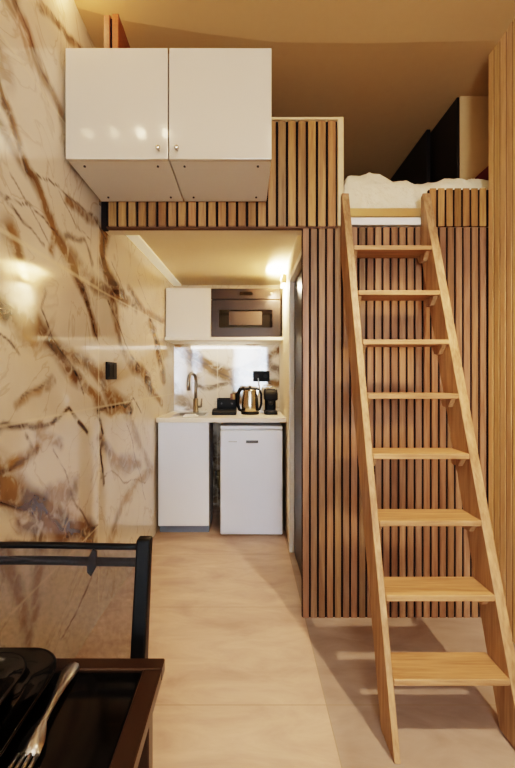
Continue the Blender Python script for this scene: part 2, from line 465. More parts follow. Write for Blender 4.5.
jz = (0.47, 1.07, 1.67, 2.27, 2.87)
slab_wall('wall_left', (WL, 1.83), (WL, 0.62), 0, 3.3, VEINS_LEFT, lambda c: c[:, 1], (1.826,), jz)
slab_wall('wall_left', (WL, 0.62), (WL, BACK), 0, 3.5, VEINS_LEFT, lambda c: c[:, 1], (-.6,), jz, step=.03)
slab_wall('wall_left', (WLB, YB), (WL, 1.83), 0, KC, VEINS_LEFT, lambda c: c[:, 1], (), (1.07, 1.67), step=.009)
slab_wall('wall_back', (KR, YB), (WLB, YB), 0, KC+.02, VEINS_BACK, lambda c: c[:, 0], (-.27,), (), step=.008)

# ---------------------------------------------------------------- floor, ceilings, other walls
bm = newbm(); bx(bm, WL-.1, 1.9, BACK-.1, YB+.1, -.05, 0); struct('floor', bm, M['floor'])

# ceiling: level over the loft, lifting a little over the room in front of a crooked crease
bm = newbm()
crease = [(WL-.02, 1.585), (-.55, 1.65), (-.2, 1.71), (.15, 1.755), (.6, 1.76), (1.95, 1.73)]
row = lambda y, z: [bm.verts.new((x, y if y is not None else yc, z)) for x, yc in crease]
rows = [row(3.6, LC), row(None, LC+.002), row(0.4, 3.08), row(BACK, 3.15)]
for a, b in zip(rows, rows[1:]):
    for k in range(len(crease)-1): bm.faces.new((a[k], a[k+1], b[k+1], b[k]))
bmesh.ops.recalc_face_normals(bm, faces=bm.faces)
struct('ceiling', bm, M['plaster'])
bm = newbm(); bx(bm, WL-.02, KR+.03, 1.935, YB+.02, KC, KC+.03); struct('ceiling_kitchen', bm, M['plaster2'])
bm = newbm(); bx(bm, WL-.02, .5, YF+.035, 3.55, KC+.03, KC+.05); bx(bm, .5, 1.9, YF+.04, 3.55, 1.96, 1.994); struct('floor_loft', bm, M['plaster2'])
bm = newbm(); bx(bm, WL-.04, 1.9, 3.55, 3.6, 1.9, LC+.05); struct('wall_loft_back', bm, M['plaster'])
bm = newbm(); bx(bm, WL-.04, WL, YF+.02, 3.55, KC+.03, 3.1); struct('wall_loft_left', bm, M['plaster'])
bm = newbm(); bx(bm, 1.85, 1.9, YF-.05, 3.55, 1.99, LC+.05); struct('wall_loft_right', bm, M['plaster'])
bm = newbm(); bx(bm, WR+.022, WR+.06, BACK, YF+.01, 0, 3.5); struct('wall_right', bm, M['plaster2'])
# slatted partition's plain core, and the kitchen's right side with its door opening
bm = newbm(); bx(bm, KR+.005, WR+.021, YF+.03, YF+.07, 0, 1.96); struct('wall_partition', bm, M['plaster2'])
bm = newbm(); bx(bm, KR, KR+.1, 2.56, YB, 0, KC); bx(bm, KR, KR+.1, YF+.07, 2.56, 1.9, KC); struct('wall_kitchen_right', bm, M['plaster2'])
# soffit behind the loft's lower edge
bm = newbm(); bx(bm, WL+.01, KR+.03, YF+.03, 1.935, 1.985, 2.15); struct('trim_1', bm, M['plaster2'])
# white cove strip along the left wall under the kitchen ceiling
bm = newbm()
wx = lambda y: WL+(WLB-WL)*(y-YF)/(YB-YF)
for (o0, o1, za, zb) in ((.001, .072, KC-.014, KC),):
    v = [bm.verts.new((wx(y)+o, y, z)) for y in (1.94, 3.4) for o, z in ((o0, za), (o1, za), (o1, zb), (o0, zb))]
    bm.faces.new(v[:4]); bm.faces.new(v[4:][::-1])
    for k in range(4):
        j = (k+1) % 4; bm.faces.new((v[j], v[k], v[4+k], v[4+j]))
bmesh.ops.recalc_face_normals(bm, faces=bm.faces)
struct('trim_2', bm, mat('lit white cove', srgb(250, 242, 224), 0.6, emit=(1, .86, .6, 1), estr=.25))
# wall behind the camera with a daylight window
bm = newbm()
for a in ((WL-.02, -.35, 0, 3.5), (.85, WR+.05, 0, 3.5), (-.35, .85, 0, .75), (-.35, .85, 2.25, 3.5)):
    bx(bm, a[0], a[1], BACK-.06, BACK, a[2], a[3])
struct('wall_front', bm, M['plaster2'])
bm = newbm()
for a in ((-.35, -.29, .75, 2.25), (.79, .85, .75, 2.25), (-.29, .79, .75, .81), (-.29, .79, 2.19, 2.25), (.22, .28, .81, 2.19)):
    bx(bm, a[0], a[1], BACK-.05, BACK-.005, a[2], a[3])
w = struct('window_1', bm, M['white_paint'])
o = obj('pane', box_obj(-.29, .79, BACK-.04, BACK-.03, .81, 2.19), M['pane']); o.parent = w

# door in the kitchen's right side
bm = newbm(); bx(bm, .338, .372, YF+.075, 2.53, 0.004, 1.885, .002)
d = struct('door_1', bm, M['door_dark'])
bm = newbm(); bx(bm, KR-.012, .338, 2.522, 2.556, 0, 1.93, .002); bx(bm, KR-.012, .338, YF+.075, 2.522, 1.89, 1.93, .002)
o = obj('door_casing', bm, M['white_paint']); o.parent = d

# ---------------------------------------------------------------- slatted cladding
def slats_x(bm, x0, x1, pitch, gap, y0, y1, z0, z1, tmin=.86):
    n = max(1, round((x1-x0)/pitch)); p = (x1-x0)/n
    for k in range(n):
        a = x0+k*p+gap/2; t = random.uniform(tmin, 1.08); r = random.uniform(.95, 1.03)
        bx(bm, a, a+p-gap, y0, y1, z0, z1, .0012, 1, (min(1, t), min(1, t*r), min(1, t*r*random.uniform(.92, 1)), 1))

t = thing('slat_panel', 'tall floor-standing wood slat panel with black gaps behind the ladder', 'slat panel', (.75, YF, 0))
bm = newbm(); slats_x(bm, .284, WR+.006, .0405, .0105, YF+.004, YF+.011, .0008, 1.988); part('slats', bm, M['slat'], t)
part('backing', box_obj(.286, WR+.021, YF+.011, YF+.025, .0005, 1.988), M['slat_back'], t)

t = thing('slat_panel', 'low wood slat strip screening the bed right of the ladder top', 'slat panel', (1.06, YF, 1.99))
bm = newbm(); slats_x(bm, .93, WR+.006, .0405, .0105, YF+.004, YF+.011, 1.9915, 2.185); part('slats', bm, M['slat_up'], t)
part('backing', box_obj(.931, WR+.021, YF+.011, YF+.025, 1.995, 2.18), M['slat_back'], t)

t = thing('loft_guard', 'wood slat loft guard with pale cap passing behind the hanging white cabinets', 'guard rail', (-.12, YF, 1.99))
bm = newbm(); slats_x(bm, -.705, .462, .0508, .013, YF+.003, YF+.012, 1.992, 2.527, .82); part('slats', bm, M['slat_up'], t)
part('backing', box_obj(-.722, .465, YF+.012, YF+.03, 1.986, 2.527), M['slat_back'], t)
part('bottom_trim', box_obj(-.722, .466, YF-.002, YF+.03, 1.980, 1.987), M['brown_trim'], t)
part('end_strip', box_obj(-.732, -.708, YF-.004, YF+.03, 1.975, 2.54), M['slat_back'], t)
part('cap', box_obj(-.705, .494, YF-.006, YF+.05, 2.528, 2.54, .002), M['cream_board'], t)
part('end_board', box_obj(.464, .494, YF-.006, YF+.05, 1.99, 2.528, .002), M['cream_board'], t)

t = thing('slat_panel', 'tall golden slat cladding running up the right wall beside the ladder', 'slat panel', (WR, 1.2, 0))
bm = newbm(); p = .042
for k in range(44):
    a = YF-.002-(k+1)*p; tt = random.uniform(.88, 1.0)
    bx(bm, WR+.007, WR+.012, a+.007, a+p, .003, 3.0, .0015, 1, (tt, tt*random.uniform(.96, 1), tt*random.uniform(.92, 1), 1))
part('slats', bm, M['slat_wall'], t)
part('backing', box_obj(WR+.012, WR+.021, YF-.002-44*p, YF-.002, .001, 3.0), mat('brown backing', srgb(104, 64, 32), .9), t)

# short boards standing on the hanging cabinet
t = thing('slat_panel', 'short brown twin-board panel standing on top of the hanging cabinet', 'slat panel', (-.56, 1.62, 2.556))
bm = newbm()
bx(bm, -.592, -.566, 1.50, 1.80, 2.5575, 2.73, .0015, 1, (.85, .8, .78, 1)); bx(bm, -.556, -.530, 1.50, 1.80, 2.5575, 2.735, .0015, 1, (1, .95, .9, 1))
part('boards', bm, M['slat_y'], t)
part('backing', box_obj(-.566, -.556, 1.512, 1.80, 2.5575, 2.725), M['slat_back'], t)

# ---------------------------------------------------------------- ladder
t = thing('ladder', 'pine loft ladder with eight flat treads leaning on the slatted wall', 'ladder', (.68, 1.2, 0))
lean = .311; F0 = 1.138; SD = .115
prof = [(F0, 0), (F0+SD, 0), (1.824, (1.824-F0-SD)/lean), (1.824, 2.12), (F0+lean*2.15, 2.165), (F0+lean*2.10, 2.12)]
prof = [(F0, 0.001), (F0+SD, 0.001), (1.824, (1.824-F0-SD)/lean), (1.824, 2.13), (F0+lean*2.145, 2.145)]
bm = newbm(); prism(bm, prof, 'x', lambda p: .468+.005*p[1], lambda p: .489+.012*p[1], .003); part('stringer', bm, M['stringer'], t)
bm = newbm(); prism(bm, prof, 'x', lambda p: .880+.001*p[1], lambda p: .914+.004*p[1], .003); part('stringer', bm, M['stringer'], t)
for k in range(8):
    z = .216+.2333*k+.006*math.sin(PI*k/7); y = F0+lean*z; xa = .489+.012*z+.001; xb = .880+.001*z-.001
    s = part('step', box_obj(xa, xb, y-.004, y+.119, z-.022, z, .003, 2), M['tread'], t)
    for (a, b) in ((xa, xa+.022), (xb-.022, xb)):
        bm = newbm(); y1 = y+.012
        prism(bm, [(y1, z-.0225), (y1+.09, z-.0225), (y1+.07, z-.060), (y1+.03, z-.060)], 'x', a, b, .002)
        part('cleat', bm, M['stringer'], s)

# ---------------------------------------------------------------- loft bed
t = thing('loft_bed', 'raised bed platform with pale gold edge strip at the ladder top', 'bed', (.9, 2.6, 1.994))
part('edge_board', box_obj(.497, .925, YF-.002, YF+.04, 1.996, 2.034, .002), M['white_paint'], t)
part('edge_strip', box_obj(.497, .925, YF-.004, YF+.036, 2.037, 2.08, .002), M['brass'], t)
part('platform', box_obj(.5, 1.83, YF+.042, 3.5, 1.996, 2.04), M['white_paint'], t)

tag(obj('mattress', box_obj(.53, 1.165, YF+.075, 3.3, 2.042, 2.165, .03, 3), M['mattress'], None, True), 'white mattress lying on the loft platform under the cream duvet', 'mattress')

bm = newbm()
nx, ny = 110, 130; gx0, gx1, gy0, gy1 = .502, 1.47, YF+.045, 3.3
grid = []
for j in range(ny+1):
    r = []
    for i in range(nx+1):
        u, v = i/nx, j/ny
        y = gy0+(gy1-gy0)*v
        lim = 1.172+.25*max(0, min(1, (2.072-y)/.02))
        x = gx0+(lim-gx0)*u
        e = min(1, min(x-gx0, (y-gy0)*1.0, lim-x)/.07)
        e = max(0, e); dome = math.sqrt(1-(1-e)**2)
        P = Vector((x*2.2, y*2.2, 0))
        h = .05*noise.noise(P*1.4)+.03*noise.noise(P*3.7)
        cre = 1.15-abs(noise.noise(Vector((x*5.5+y*3.2, y*4.5-x*2.5, 3.1))))*2.2
        h += .038*max(0, cre)+.010*noise.noise(P*11)
        h += .028*math.exp(-((x-.58)/.14)**2)-.028*math.exp(-((x-.87)/.12)**2)+.012*math.exp(-((x-1.2)/.12)**2)
        z = 2.082+(.178+h)*dome if y < 1.96 and x < .93 else 2.14+(.12+h)*dome
        if x < .93: pass
        else: z = 2.10+(.162+h*.7)*dome
        z = max(z, 2.083)
        wob = .03*noise.noise(Vector((x*9, z*9, 4))) if j < 12 else 0
        r.append(bm.verts.new((x, y+abs(wob), z)))
    grid.append(r)
for j in range(ny):
    for i in range(nx): bm.faces.new((grid[j][i], grid[j][i+1], grid[j+1][i+1], grid[j+1][i]))
tag(obj('duvet', bm, M['duvet'], None, True), 'rumpled cream duvet spread over the loft mattress', 'duvet')

# dark wardrobe beside the bed: two sliding fronts and a pale end panel
t = thing('wardrobe', 'dark built-in wardrobe with pale end panel beside the loft bed', 'wardrobe', (1.5, 2.6, 1.995))
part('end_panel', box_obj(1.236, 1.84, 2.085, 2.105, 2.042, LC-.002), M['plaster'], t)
part('door', box_obj(1.222, 1.240, 2.09, 2.42, 2.042, LC-.004, .002), M['wardrobe'], t)
part('door', box_obj(1.182, 1.206, 2.36, 3.25, 2.275, LC-.004, .002), M['wardrobe'], t)
part('carcass', box_obj(1.475, 1.84, 2.106, 3.4, 2.042, LC-.004), M['wardrobe'], t)

# dark red cushion propped on the bed's far right
bm = newbm()
prism(bm, [(1.235, 2.297), (1.40, 2.297), (1.46, 2.36), (1.42, 2.43), (1.33, 2.385)], 'y', 1.96, 2.03, .012)
tag(obj('cushion', bm, M['red'], None, True), 'dark red cushion propped on the bed against the pale wardrobe end', 'cushion')

# ---------------------------------------------------------------- hanging white cabinets
def hang_cabinet(x0, x1, kx, label):
    y0, z0, z1 = 1.46, 2.106, 2.555
    t = thing('wall_cabinet', label, 'cabinet', ((x0+x1)/2, 1.64, z0), 'white cabinets hung on the loft guard')
    bm = newbm(); bx(bm, x0+.002, x1-.002, y0+.02, 1.822, z0+.004, z1-.001, .0015); part('body', bm, M['under_white'], t)
    dr = part('door', box_obj(x0+.0015, x1-.0015, y0, y0+.0185, z0, z1, .002, 2), M['satin_cream'], t)
    bm = newbm(); lathe(bm, [(0.004, 0), (0.004, .012), (.009, .016), (.010, .022), (.006, .026), (0, .027)], n=16)
    bmesh.ops.rotate(bm, verts=bm.verts, cent=(0, 0, 0), matrix=Matrix.Rotation(PI/2, 3, 'X'))
    bmesh.ops.translate(bm, verts=bm.verts, vec=(kx, y0, z0+.034)); part('knob', bm, M['chrome'], dr)
    for sx in (x0+.055, x1-.055):
        for sy in (y0+.055, 1.775):
            bm = newbm(); lathe(bm, [(.005, z0-.001), (.005, z0+.0045)], (sx, sy, 0), 10); part('fixing_screw', bm, M['badge'], t)
hang_cabinet(-.732, -.3145, -.352, 'glossy white hanging cabinet nearest the marble wall')
hang_cabinet(-.3125, .105, -.277, 'glossy white hanging cabinet nearest the loft ladder')

# ---------------------------------------------------------------- kitchen base
YK = 2.82
t = thing('base_cabinet', 'plain white base cabinet with grey side under the sink', 'cabinet', (-.49, 3.0, 0))
bm = newbm()
bx(bm, -.684, -.668, YK+.02, 3.16, .065, .872); bx(bm, -.305, -.289, YK+.02, 3.16, .065, .872); bx(bm, -.668, -.305, YK+.02, 3.16, .065, .101); bx(bm, -.668, -.305, 3.15, 3.16, .101, .77)
bmesh.ops.remove_doubles(bm, verts=bm.verts, dist=1e-5)
part('body', bm, M['grey_side'], t)
part('door', box_obj(-.686, -.291, YK, YK+.019, .064, .872, .002), M['matt_white'], t)
part('plinth', box_obj(-.682, -.292, YK+.035, 3.14, .0, .063, .001), M['plinth'], t)

# counter with a cut-out for the sink
sx0, sx1, sy0, sy1 = -.60, -.33, 2.93, 3.22
bm = newbm()
for a in ((-.697, sx0, YK-.02, YB-.003), (sx1, KR-.003, YK-.02, YB-.003), (sx0, sx1, YK-.02, sy0), (sx0, sx1, sy1, YB-.003)):
    bx(bm, a[0], a[1], a[2], a[3], .875, .910)
bmesh.ops.remove_doubles(bm, verts=bm.verts, dist=1e-5)
tag(obj('countertop', bm, M['counter']), 'pale laminate countertop across the sink cabinet and the fridge', 'countertop')

t = thing('sink', 'small steel inset sink at the marble wall end of the counter', 'sink', (-.465, 3.07, .79))
bm = newbm()
o0 = round_poly(sx0-.012, sx1+.012, sy0-.012, sy1+.012, .03); i0 = round_poly(sx0+.012, sx1-.012, sy0+.012, sy1-.012, .03); b0 = round_poly(sx0+.025, sx1-.025, sy0+.025, sy1-.025, .03)
R1 = [bm.verts.new((x, y, .9115)) for x, y in o0]; R2 = [bm.verts.new((x, y, .913)) for x, y in i0]; R3 = [bm.verts.new((x, y, .79)) for x, y in b0]
for A, B in ((R1, R2), (R2, R3)):
    for k in range(len(A)):
        j = (k+1) % len(A); bm.faces.new((A[k], A[j], B[j], B[k]))
bm.faces.new(R3)
bmesh.ops.recalc_face_normals(bm, faces=bm.faces)
part('basin', bm, M['steel'], t, True)
bm = newbm(); lathe(bm, [(.03, .7905), (.03, .793), (.012, .794), (0, .794)], (-.465, 3.07, 0), 20); part('drain', bm, M['chrome'], t)

t = thing('faucet', 'tall steel gooseneck faucet behind the sink', 'faucet', (-.46, 3.28, .910))
fx, fy = -.455, 3.27
bm = newbm(); lathe(bm, [(.028, .0), (.028, .006), (.023, .01), (.023, .12), (.018, .126), (0, .127)], (fx, fy, .9105), 20); part('body', bm, M['steel'], t)
bm = newbm(); pts = [(fx, fy, 1.03), (fx, fy, 1.20)]
for k in range(0, 11):
    a = PI*k/10; q = .055*(1-math.cos(a)); pts.append((fx-q*.45, fy-q, 1.20+.06*math.sin(a)))
pts += [(fx-.0495, fy-.11, 1.165), (fx-.0495, fy-.11, 1.11)]
tube(bm, pts, [.0145]*(len(pts)-2)+[.017, .017], 12); part('spout', bm, M['steel'], t, True)
bm = newbm(); tube(bm, [(fx+.015, fy, .96), (fx+.05, fy-.005, .962)], .011, 10); tube(bm, [(fx+.05, fy-.005, .958), (fx+.052, fy-.008, 1.0), (fx+.056, fy-.012, 1.035)], [.009, .007, .006], 10)
part('lever', bm, M['steel'], t, True)

bm = newbm()
prism(bm, round_poly(-.50, -.385, 2.862, 2.925, .008), 'z', .9108, .921, .003); prism(bm, round_poly(-.49, -.40, 2.868, 2.92, .008), 'z', .9212, .93, .003)
tag(obj('dish_cloth', bm, M['cloth'], None, True), 'folded white dish cloth on the counter in front of the sink', 'cloth')

# fridge
YK0 = YK; YK = 2.79
t = thing('fridge', 'white undercounter fridge with dark badge', 'fridge', (.04, 3.05, 0))
part('body', box_obj(-.197, .281, YK+.05, 3.28, .02, .819, .004, 2), M['fridge'], t)
part('worktop', box_obj(-.199, .283, YK+.012, 3.30, .820, .848, .006, 2), M['fridge'], t)
dr = part('door', box_obj(-.199, .283, YK, YK+.048, .008, .815, .010, 3), M['fridge'], t, False)
part('badge', box_obj(.0, .094, YK-.003, YK+.001, .717, .738, .0015), M['badge'], dr)
part('printed_mark', box_obj(-.135, -.07, YK-.001, YK+.001, .724, .732), M['pale_grey'], dr)
for sx in (-.165, .25):
    for sy in (YK+.09, 3.26):
        bm = newbm(); lathe(bm, [(.018, 0.0), (.018, .02)], (sx, sy, 0.0005), 14); part('foot', bm, M['black_plastic'], t)

YK = YK0
# drain pipes in the gap beside the fridge
t = thing('drain_pipe', 'grey waste pipe crossing the gap between base cabinet and fridge', 'pipe', (-.24, 3.3, .3))
bm = newbm(); tube(bm, [(-.285, 3.34, .34), (-.24, 3.34, .34), (-.205, 3.34, .34)], .022, 12); part('pipe', bm, M['pipe'], t, True)
bm = newbm(); tube(bm, [(-.245, 3.34, .315), (-.245, 3.34, .27), (-.245, 3.35, .23), (-.245, 3.37, .2), (-.245, 3.419, .2)], .02, 12); part('elbow', bm, M['pipe_y'], t, True)
bm = newbm(); tube(bm, [(-.265, 3.34, .34), (-.235, 3.34, .34)], .03, 12); part('collar', bm, M['pipe_y'], t, True)

# shelf, upper cabinet, microwave
YU = 3.08
tag(obj('wall_shelf', box_obj(-.692, KR-.003, YU-.015, YB-.003, 1.540, 1.568, .002), M['white_paint']), 'white shelf under the microwave across the kitchen alcove', 'shelf')
t = thing('upper_cabinet', 'small white cabinet on the shelf beside the microwave', 'cabinet', (-.49, 3.2, 1.57))
part('body', box_obj(-.682, -.303, YU+.02, YB-.02, 1.5695, 1.985), M['under_white'], t)
part('door', box_obj(-.684, -.302, YU, YU+.019, 1.5695, 1.988, .002), M['gloss_white'], t)
t = thing('microwave', 'bronze-black built-in microwave with wide window', 'microwave', (0, 3.2, 1.57))
mx0, mx1, mz0, mz1 = -.298, .294, 1.5695, 1.984
part('body', box_obj(mx0+.004, mx1-.004, YU+.022, YB-.03, mz0, mz1-.004), M['black_plastic'], t)
part('control_panel', box_obj(mx0, mx1, YU, YU+.021, 1.892, mz1, .003, 2), M['oven_face'], t)
dr = part('door', box_obj(mx0, mx1, YU, YU+.021, mz0+.001, 1.886, .003, 2), M['oven_face'], t)
bm = newbm(); prism(bm, round_poly((219-246)*YU/361, (272.5-246)*YU/361, EYE+(378-327.6)*YU/361, EYE+(378-309.7)*YU/361, .012), 'y', YU-.003, YU+.002); part('window', bm, M['oven_glass'], dr)
bm = newbm(); prism(bm, round_poly(-.145, .135, 1.672, 1.788, .005), 'y', YU-.0045, YU-.0028); part('window_screen', bm, M['oven_inner'], dr)
cp = [o for o in t.children if o.name.startswith('control_panel')][0]
bm = newbm(); prism(bm, round_poly(-.055, .055, 1.925, 1.955, .004), 'y', YU-.002, YU+.001); part('display', bm, M['oven_glass'], cp)
bm = newbm()
lathe(bm, [(.012, 0), (.012, .008), (.009, .01), (0, .01)], n=16); bmesh.ops.rotate(bm, verts=bm.verts, cent=(0, 0, 0), matrix=Matrix.Rotation(PI/2, 3, 'X')); bmesh.ops.translate(bm, verts=bm.verts, vec=(.215, YU, 1.938)); part('dial', bm, M['steel'], cp)

# counter things
t = thing('counter_organiser', 'black low organiser with upright bin between faucet and kettle', 'organiser', (-.18, 3.1, .91))
bm = newbm()
prism(bm, [(3.00, .9115), (3.19, .9115), (3.19, .955), (3.04, .955), (3.00, .935)], 'x', -.285, -.082, .004); part('base', bm, M['black_plastic'], t)
bm = newbm()
for a in ((-.25, -.082, 3.10, 3.108, .956, 1.035), (-.25, -.082, 3.18, 3.188, .956, 1.045), (-.25, -.243, 3.108, 3.18, .956, 1.045), (-.089, -.082, 3.108, 3.18, .956, 1.045), (-.17, -.163, 3.108, 3.18, .956, 1.03)):
    bx(bm, *a, .001)
part('bin', bm, M['black_plastic'], t)
for kx in (-.21, -.12):
    bm = newbm(); prism(bm, [(kx+.008*math.cos(a), 1.0+.008*math.sin(a)) for a in [2*PI*k/12 for k in range(12)]], 'y', 3.097, 3.101)
    part('latch', bm, M['badge'], t)
for k, (kx, c) in enumerate(((-.125, 'red'), (-.105, 'pipe_y'))):
    bm = newbm(); bx(bm, kx-.011, kx+.011, 3.12, 3.165, .96, 1.085-.008*k, .002)
    tag(obj('tea_packet', bm, mat('tea packet %s' % c, srgb(110, 70, 58) if c == 'red' else srgb(150, 120, 80), .7)), ('reddish tea packet' if c == 'red' else 'tan tea packet')+' poking out of the black organiser bin', 'tea packet', 'tea packets in the organiser')

t = thing('kettle', 'warm steel electric kettle with black handle on the counter', 'kettle', (.04, 3.12, .91))
kx, ky = .035, 3.10
bm = newbm(); lathe(bm, [(.075, 0), (.078, .006), (.076, .02), (0, .02)], (kx, ky, .9112), 32); part('base', bm, M['black_plastic'], t)
bm = newbm(); lathe(bm, [(.070, .021), (.075, .03), (.073, .08), (.067, .145), (.060, .195), (.058, .21)], (kx, ky, .9112), 36); part('body', bm, M['warm_steel'], t)
bm = newbm(); lathe(bm, [(.059, .2105), (.055, .218), (.03, .225), (.012, .227), (.012, .238), (0, .24)], (kx, ky, .9112), 28); part('lid', bm, M['black_plastic'], t)
bm = newbm(); tube(bm, [(kx-.05, ky-.015, 1.13), (kx-.085, ky-.02, 1.125), (kx-.108, ky-.022, 1.08), (kx-.108, ky-.022, 1.0), (kx-.09, ky-.02, .95), (kx-.066, ky-.015, .94)], [.014, .016, .016, .015, .014, .013], 12); part('handle', bm, M['black_plastic'], t, True)
bm = newbm(); tube(bm, [(kx+.05, ky-.015, 1.125), (kx+.078, ky-.02, 1.12), (kx+.096, ky-.022, 1.08), (kx+.096, ky-.022, 1.0), (kx+.082, ky-.02, .955), (kx+.064, ky-.015, .945)], .010, 10); part('handle', bm, M['black_plastic'], t, True)
bm = newbm(); prism(bm, [(kx+.03, 1.115), (kx+.084, 1.132), (kx+.066, 1.07), (kx+.052, 1.06)], 'y', ky-.025, ky+.02, .004); part('spout', bm, M['warm_steel'], t)
bm = newbm(); tube(bm, [(kx+.06, ky-.045, .95), (kx+.052, ky-.045, 1.0), (kx+.042, ky-.04, 1.07)], [.014, .015, .012], 8); part('water_gauge', bm, M['black_plastic'], t, True)

t = thing('coffee_machine', 'small black capsule coffee machine beside the kettle', 'coffee machine', (.19, 3.14, .91))
bm = newbm(); prism(bm, round_poly(.155, .268, 3.03, 3.20, .03), 'z', .9112, .94, .004); part('base', bm, M['black_plastic'], t)
bm = newbm(); prism(bm, round_poly(.165, .258, 3.11, 3.20, .025), 'z', .9405, 1.05, .004); part('column', bm, M['black_plastic'], t)
bm = newbm(); prism(bm, [(3.03, 1.03), (3.2, 1.03), (3.2, 1.10), (3.16, 1.125), (3.08, 1.125), (3.04, 1.09)], 'x', .155, .268, .012); part('head', bm, M['black_plastic'], t, True)
bm = newbm(); lathe(bm, [(.022, 0), (.018, -.03), (.010, -.04), (0, -.04)], (.212, 3.07, 1.03), 16); part('nozzle', bm, M['badge'], t)
bm = newbm(); prism(bm, round_poly(.172, .252, 3.035, 3.10, .012), 'z', .9405, .946, .001); part('drip_grid', bm, M['badge'], t)
bm = newbm(); tube(bm, [(.175, 3.05, 1.118), (.18, 3.045, 1.14), (.212, 3.043, 1.148), (.244, 3.045, 1.14), (.249, 3.05, 1.118)], .006, 8); part('lever', bm, M['chrome'], t, True)

tag(obj('power_cord', (lambda b: (tube(b, [(.115, 3.412, 1.22), (.118, 3.38, 1.19), (.128, 3.32, 1.12), (.142, 3.26, 1.02), (.135, 3.22, .94), (.13, 3.20, .917), (.15, 3.19, .917)], .005, 8), b)[1])(newbm()), M['pale_grey'], None, True), 'grey power cord hanging from the black wall socket behind the kettle', 'cord')

def plate_fit(name, label, cat, bm1, bm2, loc, n2):
    t = thing(name, label, cat, loc); part('plate', bm1, M['black_plastic'], t); part(n2, bm2, M['black_matt'], t); return t
so = [(253-246)*YB/361, (269.5-246)*YB/361, EYE+(378-381.5)*YB/361, EYE+(378-371)*YB/361]
bm1 = newbm(); prism(bm1, round_poly(so[0], so[1], so[2], so[3], .006), 'y', YB-.012, YB-.001, .001)
faces = []
for c in (.25, .75):
    cx = so[0]+(so[1]-so[0])*c; cz = (so[2]+so[3])/2
    bm2 = newbm(); faces.append(bm2); prism(bm2, [(cx+.02*math.cos(a), cz+.02*math.sin(a)) for a in [2*PI*k/20 for k in range(20)]], 'y', YB-.0145, YB-.0122)
t = plate_fit('wall_socket', 'black double socket on the marble backsplash above the kettle', 'socket', bm1, faces[0], ((so[0]+so[1])/2, YB, so[2]), 'outlet_face')
part('outlet_face', faces[1], M['black_matt'], t)
# switch on the left marble wall
ya, yb_ = 1.905, 2.03; za, zb = 1.212, 1.306
def wl_prism(y0, y1, z0, z1, o0, o1):
    b = newbm(); v = [b.verts.new((wx(y)+o, y, z)) for z in (z0, z1) for (y, o) in ((y0, o0), (y1, o0), (y1, o1), (y0, o1))]
    b.faces.new(v[:4]); b.faces.new(v[4:])
    for k in range(4):
        j = (k+1) % 4; b.faces.new((v[k], v[j], v[4+j], v[4+k]))
    bmesh.ops.recalc_face_normals(b, faces=b.faces)
    return b
bm2 = wl_prism(ya+.012, (ya+yb_)/2-.002, za+.012, zb-.012, .011, .016)
t = plate_fit('light_switch', 'black double light switch on the left marble wall', 'light switch', wl_prism(ya, yb_, za, zb, .001, .0105), bm2, (wx(1.96), 1.96, za), 'rocker')
part('rocker', wl_prism((ya+yb_)/2+.002, yb_-.012, za+.012, zb-.012, .011, .016), M['black_matt'], t)

# up-and-down wall lamp on the kitchen's right side
t = thing('wall_lamp', 'lit up-and-down wall lamp high beside the microwave', 'lamp', (KR-.002, 2.93, 1.96))
part('casing', box_obj(KR-.032, KR-.001, 2.83, 3.0, 1.968, 2.038, .002), M['lamp_body'], t)
part('lens', box_obj(KR-.028, KR-.005, 2.84, 2.99, 2.0385, 2.042), M['lamp_glow'], t)
part('lens', box_obj(KR-.028, KR-.005, 2.84, 2.99, 1.964, 1.9675), M['lamp_glow'], t)

# ---------------------------------------------------------------- table and what lies on it
TX0, TX1, TY0, TY1, TZ = -.735, -.139, -.25, .62, .74
t = thing('dining_table', 'dark brown framed table with glass top in the foreground', 'table', (-.44, .2, 0))
bm = newbm(); fr = .031; th = .022
bx(bm, TX0, TX1, TY1-fr*.8, TY1, TZ-th, TZ, .002); bx(bm, TX0, TX1, TY0, TY0+fr, TZ-th, TZ, .002)
bx(bm, TX0, TX0+fr, TY0+fr, TY1-fr*.8, TZ-th, TZ, .002); bx(bm, TX1-fr, TX1, TY0+fr, TY1-fr*.8, TZ-th, TZ, .002)
part('top_frame', bm, M['table'], t)
part('glass_top', box_obj(TX0+fr+.003, TX1-fr-.003, TY0+fr+.003, TY1-fr*.8-.003, TZ-.012, TZ-.004), M['table_glass'], t)
bm = newbm()
bx(bm, TX0+.02, TX1-.02, TY1-.05, TY1-.035, TZ-.06, TZ-.023); bx(bm, TX0+.02, TX1-.02, TY0+.035, TY0+.05, TZ-.06, TZ-.023)
bx(bm, TX0+.02, TX0+.035, TY0+.05, TY1-.05, TZ-.06, TZ-.023); bx(bm, TX1-.035, TX1-.02, TY0+.05, TY1-.05, TZ-.06, TZ-.023)
part('apron', bm, M['table'], t)
for (lx, ly) in ((TX1-.038, TY1-.06), (TX0+.012, TY1-.06), (TX1-.038, TY0+.03), (TX0+.012, TY0+.03)):
    part('leg', box_obj(lx, lx+.026, ly, ly+.026, .001, TZ-.023, .002), M['table'], t)

